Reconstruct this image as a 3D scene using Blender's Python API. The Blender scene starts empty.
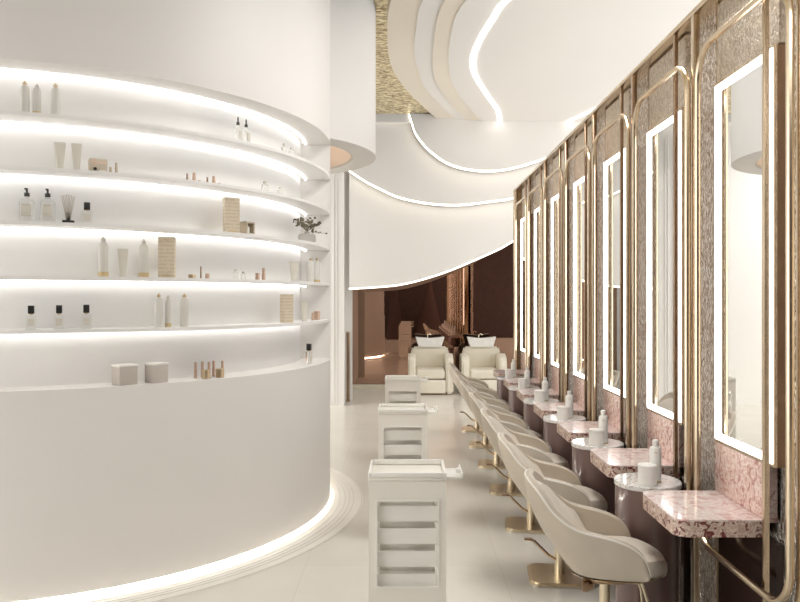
import bpy, bmesh, math, random
from mathutils import Vector, Matrix
random.seed(7)
C = bpy.context.scene.collection
PI = math.pi
R = math.radians

# ------------------------------------------------------------------ materials
def nmat(name):
    m = bpy.data.materials.new(name); m.use_nodes = True
    nt = m.node_tree
    return m, nt, nt.nodes['Principled BSDF']

def setp(b, col=None, rough=None, metal=None, spec=None, coat=None, trans=None, ior=None):
    if col is not None: b.inputs['Base Color'].default_value = (*col, 1)
    if rough is not None: b.inputs['Roughness'].default_value = rough
    if metal is not None: b.inputs['Metallic'].default_value = metal
    if spec is not None: b.inputs['Specular IOR Level'].default_value = spec
    if coat is not None: b.inputs['Coat Weight'].default_value = coat
    if trans is not None: b.inputs['Transmission Weight'].default_value = trans
    if ior is not None: b.inputs['IOR'].default_value = ior

def plain(name, col, rough=.5, metal=0, var=.03, scale=6, bump=0, bscale=60, **k):
    """procedural material: base colour gently varied by a noise, optional fine bump"""
    m, nt, b = nmat(name); setp(b, col, rough, metal, **k)
    tc = nt.nodes.new('ShaderNodeTexCoord')
    n = nt.nodes.new('ShaderNodeTexNoise'); n.inputs['Scale'].default_value = scale
    nt.links.new(tc.outputs['Object'], n.inputs['Vector'])
    r = nt.nodes.new('ShaderNodeValToRGB')
    r.color_ramp.elements[0].position = .3; r.color_ramp.elements[1].position = .7
    r.color_ramp.elements[0].color = (*[max(0, c * (1 - var)) for c in col], 1)
    r.color_ramp.elements[1].color = (*[min(1, c * (1 + var)) for c in col], 1)
    nt.links.new(n.outputs['Fac'], r.inputs['Fac']); nt.links.new(r.outputs['Color'], b.inputs['Base Color'])
    if bump:
        n2 = nt.nodes.new('ShaderNodeTexNoise'); n2.inputs['Scale'].default_value = bscale
        nt.links.new(tc.outputs['Object'], n2.inputs['Vector'])
        bp = nt.nodes.new('ShaderNodeBump'); bp.inputs['Strength'].default_value = bump
        bp.inputs['Distance'].default_value = .01
        nt.links.new(n2.outputs['Fac'], bp.inputs['Height']); nt.links.new(bp.outputs['Normal'], b.inputs['Normal'])
    return m

def emis(name, col, s):
    m, nt, b = nmat(name); setp(b, (.9, .9, .9), .5)
    b.inputs['Emission Color'].default_value = (*col, 1); b.inputs['Emission Strength'].default_value = s
    return m

def hammered(name, c0, c1, scale, stretch, strength, rough, dist=.02):
    m, nt, b = nmat(name); setp(b, c1, rough, 1)
    tc = nt.nodes.new('ShaderNodeTexCoord'); mp = nt.nodes.new('ShaderNodeMapping')
    mp.inputs['Scale'].default_value = stretch
    nt.links.new(tc.outputs['Object'], mp.inputs['Vector'])
    n = nt.nodes.new('ShaderNodeTexNoise'); n.inputs['Scale'].default_value = scale
    n.inputs['Detail'].default_value = 5; n.inputs['Distortion'].default_value = 1.2
    nt.links.new(mp.outputs['Vector'], n.inputs['Vector'])
    r = nt.nodes.new('ShaderNodeValToRGB')
    r.color_ramp.elements[0].position = .40; r.color_ramp.elements[1].position = .58
    r.color_ramp.elements[0].color = (*c0, 1); r.color_ramp.elements[1].color = (*c1, 1)
    nt.links.new(n.outputs['Fac'], r.inputs['Fac']); nt.links.new(r.outputs['Color'], b.inputs['Base Color'])
    bp = nt.nodes.new('ShaderNodeBump'); bp.inputs['Strength'].default_value = strength
    bp.inputs['Distance'].default_value = dist
    nt.links.new(n.outputs['Fac'], bp.inputs['Height']); nt.links.new(bp.outputs['Normal'], b.inputs['Normal'])
    return m

def marble(name, base, v1, v2, scale, rough=.18, lo=.28, mid=.42):
    m, nt, b = nmat(name); setp(b, base, rough, 0, coat=.3)
    tc = nt.nodes.new('ShaderNodeTexCoord')
    n = nt.nodes.new('ShaderNodeTexNoise'); n.inputs['Scale'].default_value = scale
    n.inputs['Detail'].default_value = 8; n.inputs['Roughness'].default_value = .62; n.inputs['Distortion'].default_value = 1.8
    nt.links.new(tc.outputs['Object'], n.inputs['Vector'])
    r = nt.nodes.new('ShaderNodeValToRGB'); cr = r.color_ramp
    cr.elements[0].position = lo; cr.elements[0].color = (*v1, 1)
    cr.elements[1].position = .72; cr.elements[1].color = (*base, 1)
    e = cr.elements.new(mid); e.color = (*[(a + c) / 2 for a, c in zip(v1, base)], 1)
    e = cr.elements.new(.485); e.color = (*base, 1)
    e = cr.elements.new(.505); e.color = (*v2, 1)
    e = cr.elements.new(.53); e.color = (*base, 1)
    e = cr.elements.new(.62); e.color = (*[(a * .35 + c * .65) for a, c in zip(v1, base)], 1)
    nt.links.new(n.outputs['Fac'], r.inputs['Fac']); nt.links.new(r.outputs['Color'], b.inputs['Base Color'])
    return m

def floor_mat():
    m, nt, b = nmat('cream_stone_tiles'); setp(b, (.8, .77, .7), .22, 0, spec=.45)
    tc = nt.nodes.new('ShaderNodeTexCoord')
    mp = nt.nodes.new('ShaderNodeMapping'); mp.inputs['Rotation'].default_value = (0, 0, R(0)); mp.inputs['Location'].default_value = (.62, .18, 0)
    nt.links.new(tc.outputs['Object'], mp.inputs['Vector'])
    br = nt.nodes.new('ShaderNodeTexBrick'); br.offset = 0
    br.inputs['Scale'].default_value = 1; br.inputs['Brick Width'].default_value = 1.2; br.inputs['Row Height'].default_value = 1.2
    br.inputs['Mortar Size'].default_value = .002; br.inputs['Mortar Smooth'].default_value = .1
    br.inputs['Color1'].default_value = (.80, .765, .69, 1); br.inputs['Color2'].default_value = (.77, .735, .66, 1)
    br.inputs['Mortar'].default_value = (.70, .66, .58, 1)
    nt.links.new(mp.outputs['Vector'], br.inputs['Vector'])
    n = nt.nodes.new('ShaderNodeTexNoise'); n.inputs['Scale'].default_value = 2.2; n.inputs['Detail'].default_value = 6
    nt.links.new(tc.outputs['Object'], n.inputs['Vector'])
    mx = nt.nodes.new('ShaderNodeMix'); mx.data_type = 'RGBA'; mx.blend_type = 'MULTIPLY'; mx.inputs[0].default_value = .12
    nt.links.new(br.outputs['Color'], mx.inputs[6]); nt.links.new(n.outputs['Fac'], mx.inputs[7])
    nt.links.new(mx.outputs[2], b.inputs['Base Color'])
    return m

def box_print(name, base, ink):
    """carton board with printed rows of small lettering-like lines on the lower two thirds"""
    m, nt, b = nmat(name); setp(b, base, .55)
    tc = nt.nodes.new('ShaderNodeTexCoord')
    w = nt.nodes.new('ShaderNodeTexWave'); w.bands_direction = 'Z'; w.inputs['Scale'].default_value = 14; w.inputs['Distortion'].default_value = .3
    n = nt.nodes.new('ShaderNodeTexNoise'); n.inputs['Scale'].default_value = 60
    nt.links.new(tc.outputs['Object'], w.inputs['Vector']); nt.links.new(tc.outputs['Object'], n.inputs['Vector'])
    mu = nt.nodes.new('ShaderNodeMath'); mu.operation = 'MULTIPLY'
    nt.links.new(w.outputs['Fac'], mu.inputs[0]); nt.links.new(n.outputs['Fac'], mu.inputs[1])
    r = nt.nodes.new('ShaderNodeValToRGB'); r.color_ramp.elements[0].position = .38; r.color_ramp.elements[1].position = .46
    r.color_ramp.elements[0].color = (*base, 1); r.color_ramp.elements[1].color = (*ink, 1)
    nt.links.new(mu.outputs[0], r.inputs['Fac']); nt.links.new(r.outputs['Color'], b.inputs['Base Color'])
    return m

M = {}
M['wall'] = plain('cream_white_plaster', (.80, .78, .75), .55, var=.01, scale=2)
M['drumwall'] = plain('warm_white_curved_plaster', (.81, .785, .755), .5, var=.01, scale=2)
M['niche'] = plain('niche_white', (.88, .87, .85), .5, var=.008)
M['shelf'] = plain('shelf_white', (.86, .85, .83), .4, var=.01)
M['ceil'] = plain('ceiling_white', (.78, .757, .725), .6, var=.01, scale=1)
M['band'] = plain('ceiling_satin_champagne', (.80, .74, .645), .38, .35, var=.03, scale=1)
M['peach'] = plain('peach_drum_lining', (.76, .65, .56), .5, var=.02)
M['gold'] = plain('brushed_gold', (.70, .58, .43), .24, 1, var=.05, scale=20)
M['goldpol'] = plain('polished_gold', (.82, .72, .55), .28, 1, var=.03)
M['golddim'] = plain('gold_dark_reflections', (.42, .30, .21), .25, 1, var=.05, scale=20)  # same gold, dark reflections on the farther posts put into the colour
M['bronze'] = plain('dark_bronze', (.30, .20, .13), .3, 1, var=.06)
M['hammer'] = hammered('hammered_champagne_metal', (.46, .37, .29), (.93, .90, .86), 60, (1, 1, .6), 1.0, .2, .012)
M['hammerdark'] = hammered('hammered_bronze_metal', (.50, .43, .35), (.78, .71, .62), 60, (1, 1, .7), .8, .3, .01)
M['goldceil'] = hammered('rippled_gold_ceiling', (.36, .25, .11), (1, .92, .68), 12, (1, 2.6, 1), .9, .45, .04)
M['pink'] = marble('pink_marble', (.80, .58, .50), (.45, .20, .16), (.95, .88, .82), 15, .2, .33, .44)
M['pinktop'] = marble('pink_marble_polished_top', (.86, .74, .70), (.62, .34, .31), (.95, .90, .87), 9, .16)
M['pinkshade'] = marble('pink_marble_shaded_edge', (.70, .52, .42), (.16, .025, .025), (.92, .85, .76), 22, .3, .40, .47)  # same marble on the edge, its red darkened to show less light
M['whitemarble'] = marble('white_marble', (.90, .89, .87), (.82, .80, .78), (.30, .22, .18), 9, .12)
M['mauve'] = plain('mauve_brown_lacquer', (.20, .125, .115), .26, 0, var=.05, coat=.5)
M['darkpanel'] = plain('dark_brown_gloss_panel', (.035, .018, .014), .12, 0, var=.1)
M['darkroom'] = plain('dark_brown_wall', (.035, .018, .015), .5, 0, var=.2)
M['standin'] = plain('dark_brown_standin', (.05, .025, .02), .8, 0, var=.1)
M['mirror'] = plain('silvered_mirror', (.93, .935, .93), .01, 1, var=.002)
M['bronzemirror'] = plain('bronze_mirror', (.42, .265, .195), .012, 1, var=.004)
M['leather'] = plain('cream_leather', (.60, .53, .435), .42, 0, var=.04, scale=8, bump=.15, bscale=180)
M['leatherin'] = plain('pale_cream_leather', (.80, .735, .64), .42, 0, var=.04, scale=8, bump=.15, bscale=180)
M['piping'] = plain('off_white_piping', (.86, .82, .75), .45)
M['ivory'] = plain('ivory_leather', (.76, .71, .60), .45, 0, var=.03, bump=.1, bscale=120)
M['ceramic'] = plain('grey_white_ceramic', (.80, .79, .76), .2, 0, var=.06, scale=10)
M['trolley'] = plain('trolley_lacquer', (.86, .82, .75), .35, 0, var=.015)
M['tray'] = plain('trolley_tray_plastic', (.88, .86, .81), .3, 0, var=.015)
M['white'] = plain('white_bottle_plastic', (.86, .84, .79), .3, 0, var=.01)
M['label'] = plain('grey_print', (.45, .43, .40), .6)
M['shelfwhite'] = plain('soft_white_bottle', (.71, .69, .64), .35)
M['cream_tube'] = plain('cream_tube_plastic', (.70, .66, .58), .35)
M['bottle_grey'] = plain('pale_grey_bottle', (.70, .68, .62), .3)
M['goldcap'] = plain('gold_cap', (.58, .46, .30), .3, 1)
M['goldpaint'] = plain('gold_band', (.64, .50, .29), .4, .5)
M['black'] = plain('black_cap', (.012, .011, .010), .35)
M['blackgrey'] = plain('charcoal_pump', (.05, .047, .042), .4)
M['copper'] = plain('rose_copper', (.62, .45, .35), .3, .8)
M['wood'] = plain('reed_stick', (.42, .34, .22), .7)
M['carton'] = box_print('beige_carton', (.70, .61, .47), (.60, .50, .37))
M['carton2'] = plain('beige_carton_plain', (.60, .52, .41), .55)
M['greybox'] = plain('taupe_box_board', (.55, .50, .45), .6)
M['vase'] = plain('pale_grey_vase', (.50, .475, .43), .5)
M['leaf'] = plain('dried_olive_leaves', (.20, .17, .11), .7, 0, var=.5, scale=40)
M['flower'] = plain('dried_flower_heads', (.06, .05, .035), .8)
M['pampas'] = plain('pink_dried_flowers', (.75, .50, .42), .9, 0, var=.2)
M['rubber'] = plain('dark_castor', (.08, .075, .07), .5)
def glass(name, col, a):
    m, nt, b = nmat(name); setp(b, col, .05, 0, trans=1.0, ior=1.2)
    return m
M['glass'] = glass('clear_bottle_glass', (.95, .95, .93), 0)
M['led'] = emis('white_led', (1, .99, .975), 4.2)
M['cled'] = emis('ceiling_led', (1, .975, .94), 3.2)
M['ledwarm'] = emis('warm_white_led', (1, .91, .74), 2.6)
M['mled'] = emis('mirror_led', (1, .985, .97), 4.5)
M['floorled'] = emis('plinth_led', (1, .98, .95), 34)
M['floor'] = floor_mat()
M['groove'] = plain('floor_groove', (.50, .46, .39), .5)
M['ringstone'] = plain('pale_ring_stone', (.86, .83, .76), .25, 0, var=.02)

# ------------------------------------------------------------------ mesh helpers
class MB:
    def __init__(s): s.bm = bmesh.new()
    def box(s, c, d, bev=0, seg=2, rot=None):
        r = bmesh.ops.create_cube(s.bm, size=1)
        vs = r['verts']
        bmesh.ops.scale(s.bm, vec=d, verts=vs)
        if bev:
            es = list({e for v in vs for e in v.link_edges})
            rr = bmesh.ops.bevel(s.bm, geom=es, offset=bev, segments=seg, affect='EDGES', profile=.5)
            vs = list({v for f in rr['faces'] for v in f.verts} | {v for v in vs if v.is_valid})
        if rot is not None: bmesh.ops.rotate(s.bm, cent=(0, 0, 0), matrix=rot, verts=vs)
        bmesh.ops.translate(s.bm, vec=c, verts=vs)
        return s
    def lathe(s, prof, c=(0, 0, 0), n=24, cap=True):
        """prof: (radius, z) from bottom to top"""
        rings = []
        for r, z in prof:
            rings.append([s.bm.verts.new((c[0] + r * math.cos(2 * PI * k / n), c[1] + r * math.sin(2 * PI * k / n), c[2] + z)) for k in range(n)])
        for a, b in zip(rings, rings[1:]):
            for k in range(n): s.bm.faces.new((a[k], a[(k + 1) % n], b[(k + 1) % n], b[k]))
        if cap:
            s.bm.faces.new(list(reversed(rings[0]))); s.bm.faces.new(rings[-1])
        return s
    def tube(s, pts, r, n=8, closed=False, sx=1):
        pts = [Vector(p) for p in pts]; rings = []; N = len(pts)
        up = None
        for i, p in enumerate(pts):
            if closed: t = (pts[(i + 1) % N] - pts[i - 1]).normalized()
            else: t = (pts[min(i + 1, N - 1)] - pts[max(i - 1, 0)]).normalized()
            if up is None:
                up = Vector((0, 0, 1)) if abs(t.z) < .9 else Vector((1, 0, 0))
            a = t.cross(up)
            if a.length < 1e-4: a = t.orthogonal()
            a.normalize(); b = a.cross(t).normalized(); up = b
            rr = r[i] if isinstance(r, (list, tuple)) else r
            rings.append([s.bm.verts.new(p + a * rr * math.cos(2 * PI * k / n) + b * rr * math.sin(2 * PI * k / n)) for k in range(n)])
        L = list(zip(rings, rings[1:])) + ([(rings[-1], rings[0])] if closed else [])
        for a, b in L:
            for k in range(n): s.bm.faces.new((a[k], a[(k + 1) % n], b[(k + 1) % n], b[k]))
        if not closed:
            s.bm.faces.new(list(reversed(rings[0]))); s.bm.faces.new(rings[-1])
        return s
    def sector(s, cx, cy, r0, r1, z0, z1, a0, a1, n):
        """solid ring sector between angles a0..a1 (degrees)"""
        P = []
        full = abs(a1 - a0) >= 359.9
        for k in range(n + (0 if full else 1)):
            a = R(a0 + (a1 - a0) * k / n); c, q = math.cos(a), math.sin(a)
            P.append([s.bm.verts.new((cx + r * c, cy + r * q, z)) for r, z in ((r0, z0), (r1, z0), (r1, z1), (r0, z1))])
        m = len(P)
        for k in range(m if full else m - 1):
            A, B = P[k], P[(k + 1) % m]
            for j in range(4): s.bm.faces.new((A[j], A[(j + 1) % 4], B[(j + 1) % 4], B[j]))
        if not full:
            s.bm.faces.new(P[0]); s.bm.faces.new(list(reversed(P[-1])))
        return s
    def prism(s, poly, lo, hi, axis='z'):
        """extruded polygon; axis z: poly=(x,y), lo..hi in z; axis y: poly=(x,z), lo..hi in y"""
        f = (lambda p, t: (p[0], p[1], t)) if axis == 'z' else (lambda p, t: (p[0], t, p[1]))
        a = [s.bm.verts.new(f(p, lo)) for p in poly]; b = [s.bm.verts.new(f(p, hi)) for p in poly]
        n = len(poly)
        s.bm.faces.new(a); s.bm.faces.new(list(reversed(b)))
        for k in range(n): s.bm.faces.new((a[k], b[k], b[(k + 1) % n], a[(k + 1) % n]))
        return s
    def ball(s, c, r, sc=(1, 1, 1), sub=2):
        q = bmesh.ops.create_icosphere(s.bm, subdivisions=sub, radius=r)
        bmesh.ops.scale(s.bm, vec=sc, verts=q['verts']); bmesh.ops.translate(s.bm, vec=c, verts=q['verts'])
        return s
    def build(s, name, mat, parent=None, smooth=True, kind=None):
        bmesh.ops.recalc_face_normals(s.bm, faces=s.bm.faces)
        me = bpy.data.meshes.new(name); s.bm.to_mesh(me); s.bm.free()
        me.materials.append(mat)
        if smooth:
            for p in me.polygons: p.use_smooth = True
            try: me.set_sharp_from_angle(angle=R(35))
            except Exception: pass
        o = bpy.data.objects.new(name, me); C.objects.link(o)
        if parent is not None: o.parent = parent
        if kind: o['kind'] = kind
        return o

def tag(o, label, cat, group=None, kind=None):
    o['label'] = label; o['category'] = cat
    if group: o['group'] = group
    if kind: o['kind'] = kind
    return o
def empty(name, loc=(0, 0, 0), rz=0):
    o = bpy.data.objects.new(name, None); C.objects.link(o); o.location = loc; o.rotation_euler = (0, 0, rz)
    o.empty_display_size = .1
    return o
def copy_tree(o, parent=None):
    c = o.copy(); C.objects.link(c)
    if parent is not None: c.parent = parent
    for ch in [x for x in C.objects if x.parent == o]: copy_tree(ch, c)
    return c
def smooth_poly(pts, n=8):
    """Catmull-Rom through points of any dimension"""
    out = []
    for i in range(len(pts) - 1):
        p0 = pts[max(i - 1, 0)]; p1 = pts[i]; p2 = pts[i + 1]; p3 = pts[min(i + 2, len(pts) - 1)]
        for k in range(n):
            t = k / n
            out.append(tuple(.5 * ((2 * b) + (-a + c) * t + (2 * a - 5 * b + 4 * c - d) * t * t + (-a + 3 * b - 3 * c + d) * t ** 3)
                             for a, b, c, d in zip(p0, p1, p2, p3)))
    out.append(tuple(pts[-1]))
    return out
ORD = ['first', 'second', 'third', 'fourth', 'fifth', 'sixth', 'seventh']

# ------------------------------------------------------------------ setting
HC = 4.30
S = 'structure'
MB().box((-.5, 5.3, -.05), (10.2, 17.8, .1)).build('floor', M['floor'], kind=S)
DX, DY = -2.75, 6.018                    # centre of the big curved wall
RO, RI = 2.13, 1.93
# drum wall
b = MB()
b.sector(DX, DY, RI - .08, RO, .03, 1.154, -180, 180, 160)
b.sector(DX, DY, RI - .08, RO, 2.925, HC, -180, 180, 160)
b.sector(DX, DY, RI - .08, RO, 1.154, 2.925, 5.6, 184, 90)
b.sector(DX, DY, RI - .08, RO - .11, 0, .03, -180, 180, 120)
b.build('wall_left', M['drumwall'], kind=S)
MB().sector(DX, DY, RI - .08, RI - .045, 1.154, 2.925, -176, 5.6, 120).build('wall_left_niche', M['niche'], kind=S)
# glowing plinth gap
tag(MB().sector(DX, DY, RO - .11, RO - .085, .004, .026, -180, 180, 140).build('plinth_light', M['floorled']),
    'glowing white light line under the foot of the big curved wall', 'light strip')
# stone ring inlays on the floor
ring = MB().sector(DX, DY, RO - .14, 2.40, .0, .003, -180, 180, 160).build('trim_1', M['ringstone'], kind=S)
g = MB()
for r_ in (2.17, 2.213, 2.256, 2.292, 2.325, 2.39): g.sector(DX, DY, r_ - .003, r_ + .003, .003, .0042, -180, 180, 160)
g.build('trim_2', M['groove'], kind=S)
# shelves with light strips
SHZ = [2.631, 2.338, 2.045, 1.752, 1.459]
SN = ['topmost', 'second', 'third', 'fourth', 'lowest']
for i, z in enumerate(SHZ):
    sh = MB().sector(DX, DY, RI - .045, RO - .003, z, z + .02, -176, 5.4, 130).build('curved_shelf', M['shelf'])
    tag(sh, ['topmost thin curved white shelf in the wall niche', 'second curved shelf from the top of the niche',
             'middle curved white shelf of the niche, carrying the vase of dried flowers', 'fourth curved shelf from the top, carrying gold-based bottles',
             'lowest thin curved white shelf, carrying black-capped square bottles'][i], 'shelf', 'curved shelves in the niche')
    MB().sector(DX, DY, RI - .006, RI + .004, z - .009, z, -175, 4.6, 130).build('light_strip', M['led'], sh)
tag(MB().sector(DX, DY, RI - .006, RI + .004, 2.916, 2.925, -175, 4.6, 130).build('niche_light', M['led']),
    'curved white light line along the top of the shelf niche', 'light strip')

# hanging ring drum from ceiling
HX, HY, HR, HIN = -1.46, 7.14, 1.17, .95
def arc_out(r):
    return [(HX + r * math.cos(R(a)), HY + r * math.sin(R(a))) for a in range(-100, 150, 2)
            if math.hypot(HX + r * math.cos(R(a)) - DX, HY + r * math.sin(R(a)) - DY) > RO - .02]
hd = MB().prism(arc_out(HR) + arc_out(HIN)[::-1], 3.0, HC + .12).build('ceiling_drum', M['wall'])
tag(hd, 'white round drum hanging from the ceiling, bulging out behind the curved wall', 'ceiling drum')
MB().prism(arc_out(HIN - .001) + arc_out(HIN - .02)[::-1], 3.012, HC).build('lining', M['peach'], hd)['label'] = 'peach inner lining'

# end walls
MB().box((-.93, 12.05, HC / 2), (.13, .1, HC)).build('wall_back_pilaster', M['wall'], kind=S)
MB().box((-3.225, 11.6, HC / 2), (4.55, .2, HC)).build('wall_back_left', M['wall'], kind=S)
MB().box((-1.05, 12.8, HC / 2), (.1, 2.2, HC)).build('wall_back_side', M['wall'], kind=S)
t3 = MB()
for x in (-1.07, -1.11, -1.2): t3.box((x, 11.49, 2.1), (.012, .02, 4.1))
t3.build('trim_3', M['shelf'], kind=S)
p = MB().box((0, 0, .57), (.045, .03, 1.08), .004).box((0, 0, .018), (.06, .034, .034), .003).build('slit_bar', M['bronze'])  # dark bar stands in for a dark gap in the wall
p.location = (-.925, 11.98, 0); tag(p, 'narrow upright dark bronze bar standing for a slit at the far left beside the mirror', 'slit bar')
MB().box((-5.55, 12.8, HC / 2), (.1, 2.8, HC)).build('wall_left_far', M['wall'], kind=S)
MB().box((4.6, 12.8, HC / 2), (.1, 2.8, HC)).build('wall_right_far', M['wall'], kind=S)
MB().box((-.5, -3.6, HC / 2), (10.2, .1, HC)).build('wall_front', M['darkroom'], kind=S)
MB().box((1.8, 14.1, HC / 2), (6.0, .1, HC)).build('wall_back', M['darkroom'], kind=S)
bm_ = MB().box((1.75, 13.93, 1.7), (5.5, .03, 3.4)).build('bronze_mirror', M['bronzemirror'])
tag(bm_, 'large bronze tinted mirror behind the two washing armchairs', 'mirror')
MB().box((.0, 13.82, .03), (2.0, .16, .06), .004).build('baseboard_back', plain('cream_baseboard', (.80, .74, .60), .4), kind=S)

# ceiling: stepped sheets, highest is the gold one
E0 = [(2.2, 2.5), (1.0, 4.2), (.25, 5.6), (-.11, 6.65), (-.19, 7.59), (-.17, 8.69), (-.01, 9.62), (.21, 10.42), (.46, 11.25)]
E1 = [(2.5, 2.5), (1.35, 4.2), (.55, 5.6), (.17, 6.65), (.10, 7.45), (.10, 8.33), (.24, 9.52), (.47, 10.37), (.75, 11.25)]
E2 = [(2.7, 2.5), (1.6, 4.2), (.78, 5.6), (.36, 6.65), (.29, 7.83), (.35, 9.09), (.57, 10.11), (.91, 11.25)]
E3 = [(2.95, 2.5), (1.85, 4.2), (.98, 5.6), (.54, 6.65), (.45, 7.59), (.52, 8.88), (.75, 10.0), (1.15, 11.25)]
E0, E1, E2, E3 = [smooth_poly(e, 8) for e in (E0, E1, E2, E3)]
MB().prism(E3 + [(4.6, 11.25), (4.6, 2.5)], HC, HC + .25).build('ceiling', M['ceil'], smooth=False, kind=S)
MB().prism(E2 + E3[::-1], HC + .015, HC + .25).build('ceiling_band_inner', M['band'], smooth=False, kind=S)
MB().prism(E1 + E2[::-1], HC + .03, HC + .25).build('ceiling_band_middle', M['ceil'], smooth=False, kind=S)
MB().prism(E0 + E1[::-1], HC + .045, HC + .25).build('ceiling_band_outer', M['band'], smooth=False, kind=S)
gc = MB().prism([(-5.6, 2.5)] + E0 + [(-5.6, 11.25)], HC + .12, HC + .25).build('ceiling_gold', M['goldceil'], smooth=False, kind=S)
MB().box((-.5, -.6, HC + .1), (10.2, 6.2, .2)).build('ceiling_front', M['ceil'], kind=S)
MB().box((-.5, 12.7, HC + .1), (10.2, 2.9, .2)).build('ceiling_back', M['ceil'], kind=S)
# led lines in the ceiling
def strip(name, pts, w, t, mat, axis='z', z=0):
    """ribbon following pts; axis z: lies in the plan (x,y) at height z; axis y: lies in (x,z) at depth z"""
    b = MB(); L = []
    for i, p_ in enumerate(pts):
        a = pts[max(i - 1, 0)]; c = pts[min(i + 1, len(pts) - 1)]
        dx, dy = c[0] - a[0], c[1] - a[1]; l = math.hypot(dx, dy); nx, ny = -dy / l * w / 2, dx / l * w / 2
        if axis == 'z': q = [(p_[0] + nx, p_[1] + ny, z), (p_[0] - nx, p_[1] - ny, z), (p_[0] - nx, p_[1] - ny, z - t), (p_[0] + nx, p_[1] + ny, z - t)]
        else: q = [(p_[0] + nx, z, p_[1] + ny), (p_[0] - nx, z, p_[1] - ny), (p_[0] - nx, z - t, p_[1] - ny), (p_[0] + nx, z - t, p_[1] + ny)]
        L.append([b.bm.verts.new(v) for v in q])
    for A, B in zip(L, L[1:]):
        for j in range(4): b.bm.faces.new((A[j], A[(j + 1) % 4], B[(j + 1) % 4], B[j]))
    b.bm.faces.new(L[0]); b.bm.faces.new(L[-1][::-1])
    return b.build(name, mat)
LED = smooth_poly([(3.0, 3.6), (1.9, 4.9), (1.22, 5.8), (.89, 6.65), (.82, 7.1), (.755, 7.68), (.74, 8.25), (.82, 8.88), (1.09, 9.86), (1.29, 10.54), (1.4, 11.18)], 8)
tag(strip('ceiling_light', LED, .052, .012, M['cled'], 'z', HC), 'bright curving white light line recessed across the ceiling', 'light strip')
LED2 = smooth_poly([(2.43, 11.18), (2.7, 10.16), (2.84, 9.09), (2.9, 7.5)], 8)
tag(strip('ceiling_light', LED2, .052, .012, M['cled'], 'z', HC), 'short white ceiling light line just above the gold-framed mirror wall', 'light strip')
# cascading bulkheads with glowing hems
A_ = smooth_poly([(.05, 4.42), (.09, 4.3), (.16, 4.11), (.36, 3.87), (.66, 3.67), (1.03, 3.58), (1.41, 3.58), (1.78, 3.66), (2.15, 3.79), (2.9, 4.12), (3.3, 4.30)], 6)
B_ = smooth_poly([(-.87, 3.61), (-.82, 3.57), (-.62, 3.44), (-.39, 3.32), (-.09, 3.19), (.36, 3.10), (.82, 3.08), (1.27, 3.13), (1.65, 3.19), (2.4, 3.42), (3.4, 3.85), (4.5, 4.2)], 6)
C_ = smooth_poly([(-.87, 1.808), (-.83, 1.81), (-.48, 1.83), (-.09, 1.87), (.29, 1.96), (.68, 2.09), (1.06, 2.25), (1.44, 2.42), (1.67, 2.55), (2.4, 2.92), (3.4, 3.4), (4.5, 3.8)], 6)
def bulk(name, cur, y0, y1, extra):
    poly = cur + extra
    return MB().prism(poly, y0, y1, 'y').build(name, M['ceil'], smooth=False)
for nm_, cur, y0, top, lab, ledl in (
        ('ceiling_drop', A_, 11.20, [], 'upper curved white ceiling drop with a thin glowing rim', None),
        ('ceiling_drop', B_, 11.35, [(4.5, HC), (-.87, HC)], 'middle curved white ceiling drop behind the upper one', None),
        ('ceiling_drop', C_, 11.50, [(4.5, HC), (-.87, HC)], 'lowest curved white ceiling drop, sweeping down over the bronze mirror', None)):
    o = bulk(nm_, cur, y0, y0 + .09, top)
    tag(o, lab, 'ceiling panel', 'curved drops at the far end')
    hem = [(x, z - .008) for x, z in cur]
    st = strip('light_strip', hem, .024, .05, M['ledwarm'], 'y', y0 + .07)
    st.parent = o
    lp = strip('rim', hem, .03, .02, M['ceil'], 'y', y0 + .092); lp.parent = o  # added lip, keeps the light strip out of the mirror behind

# ------------------------------------------------------------------ mirror wall on the right
N = 7; DZ = .99
XW, XP, XL = 1.50, 1.425, 1.404
MB().box((XW + .06, 4.4, 1.53), (.12, 10.76, 3.06)).build('wall_right', M['hammer'], kind=S)
MB().box((XW - .035, 4.4, 3.06), (.11, 10.8, .03), .004).build('trim_4', M['gold'], kind=S)
MB().box((XW - .02, 9.765, 1.53), (.16, .03, 3.06), .004).build('trim_5', M['gold'], kind=S)

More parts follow.
